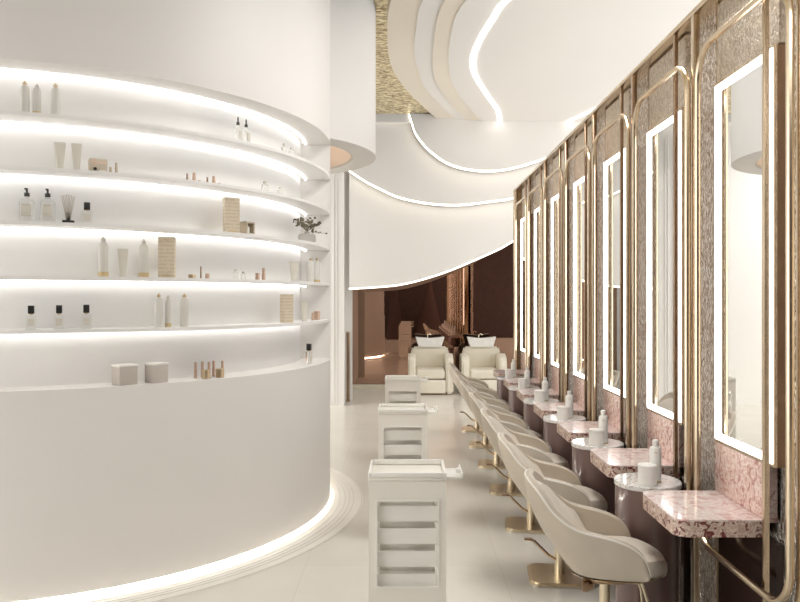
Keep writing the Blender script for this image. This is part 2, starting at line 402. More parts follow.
def bay(k):
    o = k * DZ
    n = ORD[k]
    # mirror: y 2.953..3.525 z .987..2.660
    y0, y1, z0, z1 = 2.953 + o, 3.525 + o, .982, 2.655
    r = empty('wall_mirror', (XW, (y0 + y1) / 2, z0))
    tag(r, f'{n} tall backlit mirror from the open end of the gold-framed wall', 'mirror', 'tall backlit mirrors')
    w = y1 - y0; h = z1 - z0; X = -.045
    def fr(t, d, xc, name, mat, inset=0, tv=None):
        tv = tv or t
        q = MB(); W = w - 2 * inset; H = h - 2 * inset
        q.box((xc, 0, inset + t / 2), (d, W, t)); q.box((xc, 0, inset + H - t / 2), (d, W, t))
        q.box((xc, -W / 2 + tv / 2, inset + H / 2), (d, tv, H - 2 * t)); q.box((xc, W / 2 - tv / 2, inset + H / 2), (d, tv, H - 2 * t))
        return q.build(name, mat, r)
    MB().box((X + .022, 0, h / 2), (.04, w - .02, h - .02)).build('glass', M['mirror'], r)
    fr(.014, .012, X + .003, 'frame', M['gold'])
    fr(.012, .034, X + .026, 'housing', M['bronze'])
    fr(.028, .006, X - .003, 'light_strip', M['mled'], .012, .037)
    # hammered bronze panel above and dark panel below
    q = MB().box((0, 0, 0), (.03, w + .01, .375)).build('textured_panel', M['hammerdark'])
    q.location = (XW - .016, (y0 + y1) / 2, 2.655 + .19); tag(q, f'hammered bronze panel above the {n} mirror from the open end', 'wall panel', 'hammered panels above mirrors')
    q = MB().box((0, 0, 0), (.03, w - .04, .66)).build('lower_panel', M['darkpanel'])
    q.location = (XW - .016, (y0 + y1) / 2, .34); tag(q, f'dark brown gloss panel under the {n} pink marble table', 'wall panel', 'dark panels below the tables')
    q = MB().box((0, 0, 0), (.035, w - .05, .228), .002).build('marble_splashback', M['pink'])
    q.location = (XW - .03, (y0 + y1) / 2 + .02, .865); tag(q, f'pink marble splashback under the {n} backlit mirror from the open end', 'splashback', 'pink marble splashbacks')
    # table
    t = empty('marble_table', (XP, 3.275 + o, .75))
    tag(t, f'{n} pink marble wall table counted from the open end of the mirror wall', 'table', 'pink marble wall tables')
    x0_, x1_ = -.33, .05; ya, yb = -.235, .235; rr = .055
    poly = [(x1_, ya)]
    for a in range(0, 91, 15): poly.append((x0_ + rr - rr * math.sin(R(a)), ya + rr - rr * math.cos(R(a))))
    for a in range(0, 91, 15): poly.append((x0_ + rr - rr * math.cos(R(a)), yb - rr + rr * math.sin(R(a))))
    poly.append((x1_, yb))
    MB().prism(poly, -.006, 0).build('table_top', M['pinktop'], t, smooth=False)
    MB().prism(poly, -.07, -.0061).build('table_edge', M['pinkshade'], t)['label'] = 'red and cream marble edge, darkened as if in shade'
    # posts
    for yy, ww, dd, lab in ((3.69, .036, .030, 'wide gold post left of the {} mirror and its rounded frame'), (3.541, .022, .016, 'thin gold post on the far edge of the {} mirror'), (2.968, .024, .020, 'gold post crossing the near edge of the {} mirror')):
        q = MB().box((0, 0, 1.522), (dd, ww, 3.044), .002).build('gold_post', M['gold'] if k == 0 else M['golddim'])
        q.location = (XP if ww > .022 else 1.478, yy + o, 0)
        tag(q, lab.format(n) + ' from the open end', 'post', 'gold posts of the mirror wall')
    # rounded tube frame
    ya, yb, za, zb, rr = 2.715 + o, 3.575 + o, .50, 2.83, .16
    pts = []
    for cx_, cz_, s in ((yb - rr, zb - rr, 0), (ya + rr, zb - rr, 90), (ya + rr, za + rr, 180), (yb - rr, za + rr, 270)):
        for a in range(0, 91, 10): pts.append((XL - .012, cx_ + rr * math.cos(R(s + a)), cz_ + rr * math.sin(R(s + a))))
    q = MB().tube(pts, .015, 10, closed=True).build('rounded_frame', M['gold'])
    tag(q, f'rounded gold tube frame looping around the {n} mirror from the open end', 'frame', 'rounded gold tube frames')
for k in range(N): bay(k)
q = MB().box((0, 0, 1.522), (.024, .032, 3.044), .002).build('gold_post', M['gold'])
q.location = (XP, 2.70, 0); tag(q, 'wide gold post at the open near end, in front of every frame', 'post', 'gold posts of the mirror wall')

# ------------------------------------------------------------------ round pedestals with bottle and jar
PX = 1.218
PD = ['nearest to the camera', 'second from the camera', 'third from the camera', 'fourth from the camera', 'fifth from the camera', 'last and farthest from the camera']
def pedestal():
    r = empty('round_pedestal')
    MB().lathe([(.148, 0), (.148, .03), (.156, .032), (.158, .04), (.158, .709)], n=48).build('body', M['mauve'], r)
    MB().lathe([(.160, .7095), (.1635, .713), (.1635, .731), (.160, .735)], n=48).build('top', M['whitemarble'], r)['label'] = 'thin white marble top'
    return r
def bottle_white():
    r = MB().lathe([(.027, .006), (.029, .012), (.029, .158), (.026, .170), (.014, .176)], n=24).build('bottle', M['white'])
    MB().lathe([(.0275, 0), (.0285, .002), (.0285, .007), (.027, .008)], n=24).build('base_ring', M['goldpaint'], r)
    MB().lathe([(.014, .172), (.014, .184), (.0155, .185), (.0155, .205), (.013, .207)], n=20).build('cap', M['white'], r)
    q = MB()
    for i in range(5): q.box((-.006 + .003 * i, -.0293, .148), (.002, .0012, .006))
    q.build('label_print', M['goldpaint'], r)
    return r
def jar_white():
    r = MB().lathe([(.042, 0), (.045, .003), (.045, .078), (.0445, .080)], n=32).build('jar', M['white'])
    MB().lathe([(.0455, .081), (.046, .083), (.046, .096), (.044, .098)], n=32).build('lid', M['white'], r)
    return r
ped0 = pedestal(); bot0 = bottle_white(); jar0 = jar_white()
for k in range(6):
    p_, b_, j_ = (ped0, bot0, jar0) if k == 0 else (copy_tree(ped0), copy_tree(bot0), copy_tree(jar0))
    y = 3.778 + DZ * k
    p_.location = (PX, y, 0); b_.location = (PX + .03, y - .03, .7355); j_.location = (PX - .03, y - .09, .7355)
    b_.rotation_euler.z = -.25
    tag(p_, f'round mauve-brown pedestal with white marble top, {PD[k]}', 'pedestal', 'round pedestals between the tables')
    tag(b_, f'tall white bottle on the round pedestal {PD[k]}', 'bottle', 'white bottles on the pedestals')
    tag(j_, f'short white lidded jar on the round pedestal {PD[k]}', 'jar', 'white jars on the pedestals')

# ------------------------------------------------------------------ salon chairs
def make_chair():
    r = empty('salon_chair')
    T = [(0, -.365, 0, .828), (.18, -.352, .115, .824), (.33, -.31, .19, .785), (.48, -.245, .238, .705), (.62, -.15, .258, .642), (.78, .0, .266, .608), (.88, .085, .264, .575), (.95, .135, .26, .53), (1, .162, .252, .455)]
    B = [(0, -.17, 0, .43), (.18, -.16, .11, .43), (.33, -.13, .18, .43), (.48, -.08, .215, .43), (.62, -.02, .232, .43), (.78, .05, .24, .43), (.89, .10, .24, .43), (.96, .125, .24, .43), (1, .14, .238, .43)]
    T = smooth_poly(T, 4); B = smooth_poly(B, 4)
    cols = [(t, b, 1) for t, b in zip(T, B)]
    full = [(t, b, -1) for t, b in list(zip(T, B))[::-1]] + cols[1:]
    nv = 10
    bm = bmesh.new(); grid = []; grid2 = []
    def pos(t, b, s, v, off):
        x = b[1] + (t[1] - b[1]) * v; y = .9 * (b[2] + (t[2] - b[2]) * v); z = b[3] + (t[3] - b[3]) * v
        bul = math.sin(PI * v) ** .8
        wback = 1 - min(1, t[0] / .6)
        x -= bul * .045 * wback; y += bul * .012 * (1 - wback)
        # inward offset direction: towards the seat centre line
        cx = .06; dx, dy = cx - x, -y
        if t[0] > .5: dx = dx * max(0, 1 - (t[0] - .5) / .3)
        l = math.hypot(dx, dy) or 1
        return Vector((x + dx / l * off, s * (y + dy / l * off), z))
    th = .038
    rows = []
    for t, b, s in full:
        col = [pos(t, b, s, v / nv, 0) for v in range(nv + 1)]
        topo = pos(t, b, s, 1, th * .5); topo.z += .012
        inn = [pos(t, b, s, v / nv, th) for v in range(nv, -1, -1)]
        rows.append([bm.verts.new(p) for p in col + [topo] + inn])
    m = len(rows[0])
    for A, Bq in zip(rows, rows[1:]):
        for j in range(m): bm.faces.new((A[j], A[(j + 1) % m], Bq[(j + 1) % m], Bq[j]))
    bm.faces.new(rows[0]); bm.faces.new(rows[-1][::-1])
    q = MB(); q.bm.free(); q.bm = bm
    q.build('shell', M['leather'], r)
    # piping along the rim
    MB().tube([pos(t, b, s, 1, .002) + Vector((0, 0, .002)) for t, b, s in full], .0045, 6).build('piping', M['piping'], r)
    # inner back cushion
    q = MB(); rows = []
    for t, b, s in [c for c in full if c[0][0] < .66]:
        w = 1 - (t[0] / .68) ** 2
        pts_ = []
        for v in range(0, 8):
            vv = .18 + .68 * v / 7
            pts_.append(pos(t, b, s, vv, th + .004 + .045 * w * math.sin(PI * (v + .6) / 8.2) ** .5))
        rows.append([q.bm.verts.new(p) for p in [pos(t, b, s, .14, th - .01)] + pts_ + [pos(t, b, s, .90, th - .01)]])
    for A, Bq in zip(rows, rows[1:]):
        for j in range(len(A) - 1): q.bm.faces.new((A[j], A[j + 1], Bq[j + 1], Bq[j]))
    q.build('back_cushion', M['leatherin'], r)
    # seat
    q = MB(); prof = []
    n = 40; rings = []
    for z, sc in ((.425, .90), (.432, .97), (.455, 1.0), (.485, .99), (.503, .93), (.508, .80), (.510, .4)):
        ring = []
        for k in range(n):
            a = 2 * PI * k / n; ca, sa = math.cos(a), math.sin(a)
            ex = 2 / 3.2
            x = .05 + .225 * sc * math.copysign(abs(ca) ** ex, ca); y = .195 * sc * math.copysign(abs(sa) ** ex, sa)
            if x > .1: y *= 1 - .48 * ((x - .1) / .18) ** 2
            zz = z - (max(0, x - .12) ** 2) * 1.4
            ring.append(q.bm.verts.new((x, y, max(zz, .425 if z < .43 else zz))))
        rings.append(ring)
    for a_, b_ in zip(rings, rings[1:]):
        for k in range(n): q.bm.faces.new((a_[k], a_[(k + 1) % n], b_[(k + 1) % n], b_[k]))
    q.bm.faces.new(rings[0][::-1]); q.bm.faces.new(rings[-1])
    q.build('seat', M['leatherin'], r)
    # gold under-frame
    q = MB(); n = 32; rg = []
    for z, sc in ((.392, .55), (.410, .93), (.424, 1.0)):
        rg.append([q.bm.verts.new((.045 + .22 * sc * math.copysign(abs(math.cos(2 * PI * k / n)) ** .7, math.cos(2 * PI * k / n)),
                                   .212 * sc * math.copysign(abs(math.sin(2 * PI * k / n)) ** .7, math.sin(2 * PI * k / n)) * (1 - .3 * max(0, math.cos(2 * PI * k / n)) ** 2), z)) for k in range(n)])
    for a_, b_ in zip(rg, rg[1:]):
        for k in range(n): q.bm.faces.new((a_[k], a_[(k + 1) % n], b_[(k + 1) % n], b_[k]))
    q.bm.faces.new(rg[0][::-1]); q.bm.faces.new(rg[-1])
    q.build('under_frame', M['gold'], r)
    MB().box((-.02, -.02, .375), (.16, .10, .035), .006).box((-.085, -.10, .372), (.035, .09, .03), .006).box((-.105, -.15, .378), (.03, .03, .045), .006).build('mechanism', M['bronze'], r)
    MB().lathe([(.03, .018), (.03, .2), (.024, .205), (.024, .36)], n=24).build('column', M['goldpol'], r)
    bp = MB()
    pl = []
    for cx_, cy_, s in ((.13, .12, 0), (-.13, .12, 90), (-.13, -.12, 180), (.13, -.12, 270)):
        for a in range(0, 91, 15): pl.append((cx_ + .055 * math.cos(R(s + a)), cy_ + .055 * math.sin(R(s + a))))
    bp.prism([(x * 1.0, y) for x, y in pl], 0, .014).prism([(x * .93, y * .92) for x, y in pl], .014, .02)
    bp.build('base_plate', M['goldpol'], r)
    pd = MB().tube([(-.01, -.01, .10), (-.07, -.02, .135), (-.15, -.03, .215), (-.175, -.03, .225)], .009, 8).build('foot_lever', M['gold'], r)
    MB().box((-.185, -.03, .228), (.05, .03, .012), .004).build('pedal', M['bronze'], pd)
    fr = MB()
    for s in (-1, 1): fr.tube([(.14, s * .085, .41), (.18, s * .085, .28), (.19, s * .085, .17)], .007, 8)
    fr.tube([(.19, -.09, .16), (.19, .09, .16)], .010, 8)
    fr.build('footrest', M['goldpol'], r)
    return r
ch0 = make_chair()
for k in range(7):
    c_ = ch0 if k == 0 else copy_tree(ch0)
    c_.location = (.915 - .004 * k, 3.45 + DZ * k, 0); c_.rotation_euler.z = -.12 + [0, .02, -.02, .01, 0, -.02, .02][k]
    tag(c_, ['cream leather salon chair nearest the camera, its whole curved side in view', 'second cream leather salon chair from the camera in the row',
             'third cream leather salon chair from the camera in the row', 'middle cream leather salon chair, three before and three behind it',
             'fifth cream leather salon chair from the camera, mostly hidden', 'sixth cream leather salon chair, next to last in the row',
             'last cream leather salon chair of the row, nearest the washing armchairs'][k], 'chair', 'cream salon chairs along the mirror wall')

# ------------------------------------------------------------------ trolleys
def make_trolley():
    r = empty('salon_trolley')
    W, D = .335, .26
    # frame: front and back panels with openings
    for name, y in (('front_panel', -D / 2 + .012), ('rear_panel', D / 2 - .012)):
        q = MB(); z0, z1, zo0, zo1, xo = .07, .862, .40, .782, .138
        q.box((0, y, (zo1 + z1) / 2), (W, .024, z1 - zo1)); q.box((0, y, (z0 + zo0) / 2), (W, .024, zo0 - z0))
        for s in (-1, 1): q.box((s * (xo + (W / 2 - xo) / 2), y, (zo0 + zo1) / 2), (W / 2 - xo, .024, zo1 - zo0))
        q.build(name, M['trolley'], r)
        lip = MB()
        yy = y + (-.014 if y < 0 else .014)
        lip.box((0, yy, zo1 - .004), (2 * xo, .006, .008)).box((0, yy, zo0 + .004), (2 * xo, .006, .008))
        for s in (-1, 1): lip.box((s * (xo - .004), yy, (zo0 + zo1) / 2), (.008, .006, zo1 - zo0 - .016))
        lip.build('opening_rim', M['tray'], r)
    MB().box((0, 0, .09), (W - .01, D - .05, .03)).build('bottom', M['trolley'], r)
    MB().box((0, 0, .8695), (W + .004, D + .01, .013), .004).build('top', M['trolley'], r)
    q = MB()
    for s in (-1, 1): q.box((s * (W / 2 - .004), 0, .888), (.012, D + .012, .022), .004)
    for s in (-1, 1): q.box((0, s * (D / 2), .888), (W - .02, .012, .022), .004)
    q.build('top_rim', M['tray'], r)
    # swing-out side tray / handle
    h = MB().box((.205, -.03, .872), (.07, .17, .012), .005).box((.237, -.03, .884), (.008, .17, .02), .003).build('side_tray', M['tray'], r)
    MB().box((.222, -.085, .898), (.02, .03, .02), .004).build('clip', M['tray'], h)
    for i in range(4):
        z = .715 - i * .0985
        q = MB()
        q.box((0, 0, z - .028), (.262, D - .06, .006), .002)
        for s in (-1, 1):
            q.box((0, s * (D / 2 - .026), z), (.262, .006, .068), .002); q.box((s * .128, 0, z - .014), (.006, D - .062, .036), .002)
        t = q.build('drawer', M['tray'], r)
        MB().box((-.1335, 0, z - .0), (.006, D - .07, .012)).box((.1335, 0, z), (.006, D - .07, .012)).build('runner', M['trolley'], t)
    for sx in (-1, 1):
        for sy in (-1, 1):
            c_ = MB().box((sx * .13, sy * .09, .064), (.02, .02, .022)).build('castor', M['tray'], r)
            q = MB(); q.lathe([(.024, -.008), (.026, -.006), (.026, .006), (.024, .008)], n=16)
            w = q.build('wheel', M['rubber'], c_); w.rotation_euler = (0, R(90), 0); w.location = (sx * .13, sy * .09, .027)
    return r
tr0 = make_trolley()
for k, (x, y, lab) in enumerate(((.006, 3.36, 'white hairdressing trolley standing nearest the camera, four drawers seen through its opening'),
                                 (-.022, 5.22, 'middle one of the three white trolleys standing in line'),
                                 (-.030, 7.2, 'farthest small-looking white trolley, in front of the left washing armchair'))):
    t = tr0 if k == 0 else copy_tree(tr0)
    t.location = (x, y, 0); tag(t, lab, 'trolley', 'white trolleys in the aisle')

# ------------------------------------------------------------------ washing armchairs
def make_armchair():
    r = empty('washing_armchair')
    for s in (-1, 1):
        q = MB(); pr = [(0, 0), (.70, 0), (.70, .50), (.66, .60), (.58, .655), (.30, .67), (.12, .66), (.03, .60), (0, .50)]
        q2 = []
        vs0 = [q.bm.verts.new((s * .255, y - .38, z + .02)) for y, z in pr]; vs1 = [q.bm.verts.new((s * .385, y - .38, z + .02)) for y, z in pr]
        q.bm.faces.new(vs0); q.bm.faces.new(vs1[::-1])
        for k in range(len(pr)): q.bm.faces.new((vs0[k], vs1[k], vs1[(k + 1) % len(pr)], vs0[(k + 1) % len(pr)]))
        bmesh.ops.bevel(q.bm, geom=list(q.bm.edges), offset=.028, segments=3, affect='EDGES')
        q.build('arm', M['ivory'], r)
    MB().box((0, -.03, .345), (.50, .62, .17), .04, 4).build('seat', M['ivory'], r)
    MB().box((0, -.365, .145), (.50, .03, .225), .01).build('front_panel', M['ivory'], r)
    MB().box((0, 0, .13), (.50, .66, .22), .01).build('base', M['ivory'], r)
    MB().box((0, 0, .01), (.62, .6, .02)).build('plinth', M['bronze'], r)
    q = MB()
    pr = [(-.25, .36), (.25, .36), (.335, .62), (.335, .74), (.31, .795), (-.31, .795), (-.335, .74), (-.335, .62)]
    q.prism([(x, z) for x, z in pr], .16, .30, 'y')
    bmesh.ops.bevel(q.bm, geom=list(q.bm.edges), offset=.035, segments=4, affect='EDGES')
    o = q.build('backrest', M['ivory'], r)
    q = MB(); q.prism([(-.20, .785), (.20, .785), (.262, .975), (.20, .962), (0, .945), (-.20, .962), (-.262, .975)], .10, .30, 'y')
    bmesh.ops.bevel(q.bm, geom=list(q.bm.edges), offset=.012, segments=2, affect='EDGES')
    h = q.build('neck_basin', M['ceramic'], r); h['label'] = 'grey white basin headrest'
    MB().tube([(-.04, .22, .955), (-.04, .22, 1.0), (-.01, .2, 1.02), (.02, .18, 1.0)], .008, 8).build('tap', M['goldpol'], h)
    return r
ac0 = make_armchair()
for k, (x, lab) in enumerate(((.425, 'cream washing armchair with grey basin headrest, beside the far trolley'), (1.34, 'cream washing armchair with basin headrest, close to the last marble table'))):
    a = ac0 if k == 0 else copy_tree(ac0)
    a.location = (x, 13.15, 0); tag(a, lab, 'armchair', 'washing armchairs at the far mirror')

# ------------------------------------------------------------------ shelf goods
SZ = {1: 2.651, 2: 2.358, 3: 2.065, 4: 1.772, 5: 1.479, 6: 1.154}
def put(o, s, phi, r=2.04, rz=None):
    a = R(phi); o.location = (DX + r * math.cos(a), DY + r * math.sin(a), SZ[s] + .0006)
    o.rotation_euler = (0, 0, (a + PI / 2) if rz is None else rz)   # local -y faces outwards
    return o
def tall_bottle(h, w, gold_base=False, body='shelfwhite', top='goldcap'):
    r_ = w / 2; z0 = .0
    o = MB().lathe([(r_ * .92, 0), (r_, .004), (r_, h * .74), (r_ * .8, h * .84), (r_ * .38, h * .88), (r_ * .38, h * .9)], n=20).build('bottle', M[body])
    MB().lathe([(r_ * .42, h * .885), (r_ * .46, h * .90), (r_ * .46, h * .95), (r_ * .2, h * .97), (r_ * .15, h)], n=14).build('cap', M[top], o)
    if gold_base: MB().lathe([(r_ * 1.02, .0), (r_ * 1.05, .002), (r_ * 1.05, h * .12), (r_ * 1.01, h * .125)], n=20).build('base_band', M['goldpaint'], o)
    return o
def tube_up(h, w):
    q = MB(); n = 16; rg = []
    for t in (0, .1, .4, .75, 1):
        a_, b_ = w * (.30 + .2 * t), w * (.30 * (1 - t) + .03)
        rg.append([q.bm.verts.new((a_ * math.cos(2 * PI * k / n), b_ * math.sin(2 * PI * k / n), h * .12 + h * .82 * t)) for k in range(n)])
    for a_, b_ in zip(rg, rg[1:]):
        for k in range(n): q.bm.faces.new((a_[k], a_[(k + 1) % n], b_[(k + 1) % n], b_[k]))
    q.bm.faces.new(rg[0][::-1]); q.bm.faces.new(rg[-1])
    o = q.build('tube', M['cream_tube'])
    MB().lathe([(w * .31, 0), (w * .32, .003), (w * .32, h * .12)], n=16).build('cap', M['cream_tube'], o)
    MB().box((0, 0, h * .955), (w * 1.02, w * .09, h * .05)).build('crimp', M['bottle_grey'], o)
    return o
def pump_bottle(h, w):
    r_ = w / 2
    o = MB().lathe([(r_ * .9, 0), (r_, .005), (r_, h * .58), (r_ * .75, h * .66), (r_ * .33, h * .70), (r_ * .33, h * .74)], n=24).build('pump_bottle', M['glass'])
    lb = MB().box((0, -r_ * .93, h * .34), (w * .62, w * .16, h * .36), .002).build('label', M['cream_tube'], o)
    q = MB().box((0, -r_ * .93 - w * .085, h * .47), (w * .42, .001, h * .018)).box((0, -r_ * .93 - w * .085, h * .24), (w * .34, .001, h * .010))
    q.build('label_print', M['label'], lb)
    q = MB().lathe([(r_ * .36, h * .74), (r_ * .38, h * .76), (r_ * .36, h * .84), (r_ * .14, h * .86), (r_ * .14, h * .93)], n=16)
    q.box((-w * .03, -w * .06, h * .95), (w * .2, w * .32, h * .045), .002)
    q.build('pump', M['blackgrey'], o)
    return o
def square_bottle(h, w, name='perfume_bottle'):
    o = MB().box((0, 0, h * .31), (w * .82, w * .5, h * .62), .006, 3).build(name, M['glass'])
    MB().box((0, -w * .256, h * .30), (w * .5, .001, h * .3)).build('label', M['cream_tube'], o)
    MB().lathe([(w * .14, h * .6), (w * .14, h * .66)], n=14).build('neck', M['goldcap'], o)
    MB().box((0, 0, h * .83), (w * .46, w * .46, h * .34), .002).build('cap', M['black'], o)
    return o
def dropper(h, w):
    r_ = w / 2
    o = MB().lathe([(r_ * .92, 0), (r_, .004), (r_, h * .58), (r_ * .4, h * .66), (r_ * .4, h * .70)], n=20).build('dropper_bottle', M['glass'])
    MB().box((0, -r_ * .97, h * .3), (w * .6, w * .1, h * .3)).build('label', M['cream_tube'], o)
    MB().lathe([(r_ * .48, h * .70), (r_ * .48, h * .78), (r_ * .2, h * .83), (r_ * .24, h * .94), (r_ * .1, h)], n=14).build('dropper', M['blackgrey'], o)
    return o
def glass_bottle(h, w):
    r_ = w / 2
    o = MB().lathe([(r_ * .92, 0), (r_, .003), (r_, h * .7), (r_ * .5, h * .78)], n=18).build('glass_bottle', M['glass'])
    MB().lathe([(r_ * .55, h * .78), (r_ * .55, h)], n=14).build('cap', M['bottle_grey'], o)
    return o
def stick(h, w, body='goldcap', name='lipstick'):
    r_ = w / 2
    o = MB().lathe([(r_, 0), (r_, h * .55), (r_ * .85, h * .56), (r_ * .85, h)], n=14).build(name, M[body])
    return o
def pot(h, w, body='goldcap', lid='copper', name='cosmetic_pot'):
    r_ = w / 2
    o = MB().lathe([(r_ * .9, 0), (r_, .002), (r_, h * .6)], n=18).build(name, M[body])
    MB().lathe([(r_ * 1.02, h * .61), (r_ * 1.02, h * .95), (r_ * .9, h)], n=18).build('lid', M[lid], o)
    return o
def carton(h, w, d, mat='carton'):
    o = MB().box((0, 0, h / 2), (w, d, h), .0015, 1).build('carton', M[mat])
    q = MB().box((0, -d / 2 - .0006, h * .93), (w * .35, .001, h * .02)).box((0, -d / 2 - .0006, h * .06), (w * .5, .001, h * .035)).build('label_print', M['goldpaint'], o)
    return o
G = 'goods on the topmost niche shelf'
def it(o, s, phi, lab, cat, grp=None, **k):
    put(o, s, phi, **k)
    if o.name.split('.')[0] in ('tube', 'vase', 'dried_flowers'):      # these are turned to face the aisle end
        o.rotation_euler.z = math.atan2(-o.location.y, -o.location.x) + PI / 2
    return tag(o, lab, cat, grp)
g1, g2, g3, g4, g5, g6 = ['products on the topmost shelf', 'products on the second shelf', 'products on the middle shelf', 'products on the fourth shelf', 'products on the lowest shelf', 'products on the niche ledge']
it(tall_bottle(.186, .049), 1, -70.9, 'white bottle with gold cap at the far left of the topmost shelf', 'bottle', g1)
it(tall_bottle(.176, .044, True, 'bottle_grey', 'bottle_grey'), 1, -69.2, 'white bottle with gold base band on the topmost shelf, between two others', 'bottle', g1)
it(tall_bottle(.188, .050), 1, -66.6, 'white gold-capped bottle on the topmost shelf, right of the gold-based one', 'bottle', g1)
it(dropper(.172, .045), 1, -35.3, 'clear dropper bottle with dark top on the topmost shelf, left of its twin', 'bottle', g1)
it(dropper(.170, .045), 1, -33.3, 'clear dropper bottle with dark top on the topmost shelf, right of its twin', 'bottle', g1)
it(glass_bottle(.085, .036), 1, -21.9, 'faint small glass bottle at the right of the topmost shelf, left one of two', 'bottle', g1)
it(glass_bottle(.08, .036), 1, -19.0, 'faint small glass bottle at the right of the topmost shelf, right one of two', 'bottle', g1)

it(tube_up(.161, .061), 2, -66.0, 'cream squeeze tube standing on its cap on the second shelf, left one', 'tube', g2)
it(tube_up(.162, .056), 2, -63.6, 'cream squeeze tube on the second shelf beside the small gift box', 'tube', g2)
gb = MB().box((0, 0, .039), (.095, .06, .078), .003).build('gift_box', M['carton2'])
q = MB().box((-.018, 0, .0393), (.008, .062, .0796)).box((0, 0, .056), (.0965, .062, .006)); q.build('ribbon', M['copper'], gb)
MB().ball((-.018, -.034, .020), .010, sub=2).build('tag', M['black'], gb)
MB().box((.022, -.0315, .008), (.04, .003, .012)).build('label', M['white'], gb)
it(gb, 2, -60.5, 'small beige gift box with brown ribbon on the second shelf', 'box', g2)
it(stick(.040, .017, 'carton2', 'balm_stick'), 2, -58.6, 'short gold-beige stick on the second shelf, right of the gift box', 'cosmetic', g2)
it(stick(.069, .017, 'carton2', 'balm_stick'), 2, -57.7, 'taller gold-beige stick on the second shelf, second right of the gift box', 'cosmetic', g2)
for ph, h, w, body, lab in ((-45.9, .05, .012, 'bronze', 'thin dark mascara stick on the second shelf, left of a gold tube'), (-44.6, .061, .022, 'copper', 'gold lipstick tube on the second shelf beside a dark mascara stick'),
                       (-42.0, .045, .012, 'bronze', 'thin dark stick on the second shelf, in the right gold group'), (-40.7, .056, .022, 'copper', 'gold lipstick tube on the second shelf, in the right group')):
    it(stick(h, w, body), 2, ph, lab, 'cosmetic', g2)
it(pot(.018, .018, 'copper'), 2, -43.6, 'tiny copper pot on the second shelf, in the left gold group', 'cosmetic', g2)
it(pot(.018, .018, 'copper'), 2, -39.5, 'tiny copper pot on the second shelf, in the right gold group', 'cosmetic', g2)
it(glass_bottle(.081, .045), 2, -28.2, 'faint glass bottle on the second shelf, left one of two at the right', 'bottle', g2)
it(glass_bottle(.063, .040), 2, -23.3, 'faint shorter glass bottle on the second shelf, farthest right', 'bottle', g2)

it(pump_bottle(.191, .077), 3, -70.6, 'clear pump bottle with black pump at the left end of the middle shelf', 'bottle', g3)
it(pump_bottle(.193, .077), 3, -67.7, 'clear pump bottle with black pump beside the reed diffuser', 'bottle', g3)
rd = MB().box((0, 0, .009), (.062, .045, .018), .002).build('reed_diffuser', M['black'])
q = MB()
for i in range(9):
    a = -.20 + .05 * i
    q.tube([(a * .04, .002 * (i % 3 - 1), .018), (a * .17, .008 * (i % 3 - 1), .165 - .01 * abs(i - 4) / 4)], .0014, 5)
q.build('reeds', M['wood'], rd)
MB().lathe([(.010, .018), (.012, .022), (.006, .055), (.007, .06)], n=14).build('vial', M['glass'], rd)
it(rd, 3, -64.8, 'reed diffuser with splayed sticks on a black foot, middle shelf', 'diffuser', g3)
it(square_bottle(.124, .068), 3, -62.1, 'clear square bottle with black cap, right of the reed diffuser', 'bottle', g3)
it(carton(.225, .095, .06), 3, -36.9, 'tall beige printed carton on the middle shelf', 'box', g3, rz=R(-36.9 + 90 - 25))
wb = MB()
wb.box((-.034, 0, .042), (.010, .06, .084)).box((.034, 0, .042), (.010, .06, .084)).box((0, 0, .080), (.078, .06, .010)).box((0, 0, .005), (.078, .06, .010)).box((0, .026, .042), (.07, .006, .08))
wbo = wb.build('open_box', M['carton2'])
MB().lathe([(.012, .01), (.014, .012), (.014, .05), (.006, .056), (.006, .064)], n=14).build('vial', M['white'], wbo)
it(wbo, 3, -33.0, 'small open beige frame box holding a white vial, beside the tall carton', 'box', g3)
# vase with dried flowers
vs = MB()
vs.prism([(-.052, 0), (.052, 0), (.066, .004), (.066, .055), (.058, .070), (-.058, .070), (-.066, .055), (-.066, .004)], -.03, .03, 'y')
bmesh.ops.bevel(vs.bm, geom=list(vs.bm.edges), offset=.008, segments=2, affect='EDGES')
vo = vs.build('vase', M['vase'])
MB().lathe([(.020, .068), (.018, .078), (.024, .086)], n=18).build('neck', M['vase'], vo)
fl = empty('dried_flowers'); sm = MB(); lf = MB()
rnd = random.Random(3)
for i in range(22):
    a = rnd.uniform(-1, 1); d = rnd.uniform(-.5, .5); L = rnd.uniform(.07, .16)
    if i == 0: a, L, d = 1.55, .15, .1
    e = Vector((math.sin(a * .95) * L * .95, d * .08, .086 + math.cos(a * .95) * L * .75))
    if i == 0: e = Vector((.145, .0, .075))
    sm.tube([(0, 0, .087), (e.x * .45, e.y * .5, .086 + (e.z - .086) * .6), tuple(e)], .0012, 4)
    MB().ball(e, rnd.uniform(.006, .011), (1, 1, .8), 1).build('flower_head', M['flower'], fl)
    for j in range(3):
        t = rnd.uniform(.35, .85); p0 = Vector((e.x * t, e.y * t, .086 + (e.z - .086) * t))
        s_ = rnd.uniform(.022, .04); dr = Vector((rnd.uniform(-1, 1), rnd.uniform(-1, 1), rnd.uniform(-.2, 1))).normalized()
        sd = dr.cross(Vector((0, 1, 0))).normalized() * s_ * .3
        v = [lf.bm.verts.new(p0), lf.bm.verts.new(p0 + dr * s_ * .5 + sd), lf.bm.verts.new(p0 + dr * s_), lf.bm.verts.new(p0 + dr * s_ * .5 - sd)]
        lf.bm.faces.new(v)
sm.build('stems', M['leaf'], fl); lf.build('leaves', M['leaf'], fl, smooth=False)
it(vo, 3, -10.7, 'pale grey squat vase at the right end of the middle shelf', 'vase', g3)
it(fl, 3, -10.7, 'bunch of dark dried flowers standing in the pale grey vase', 'flowers', g3)

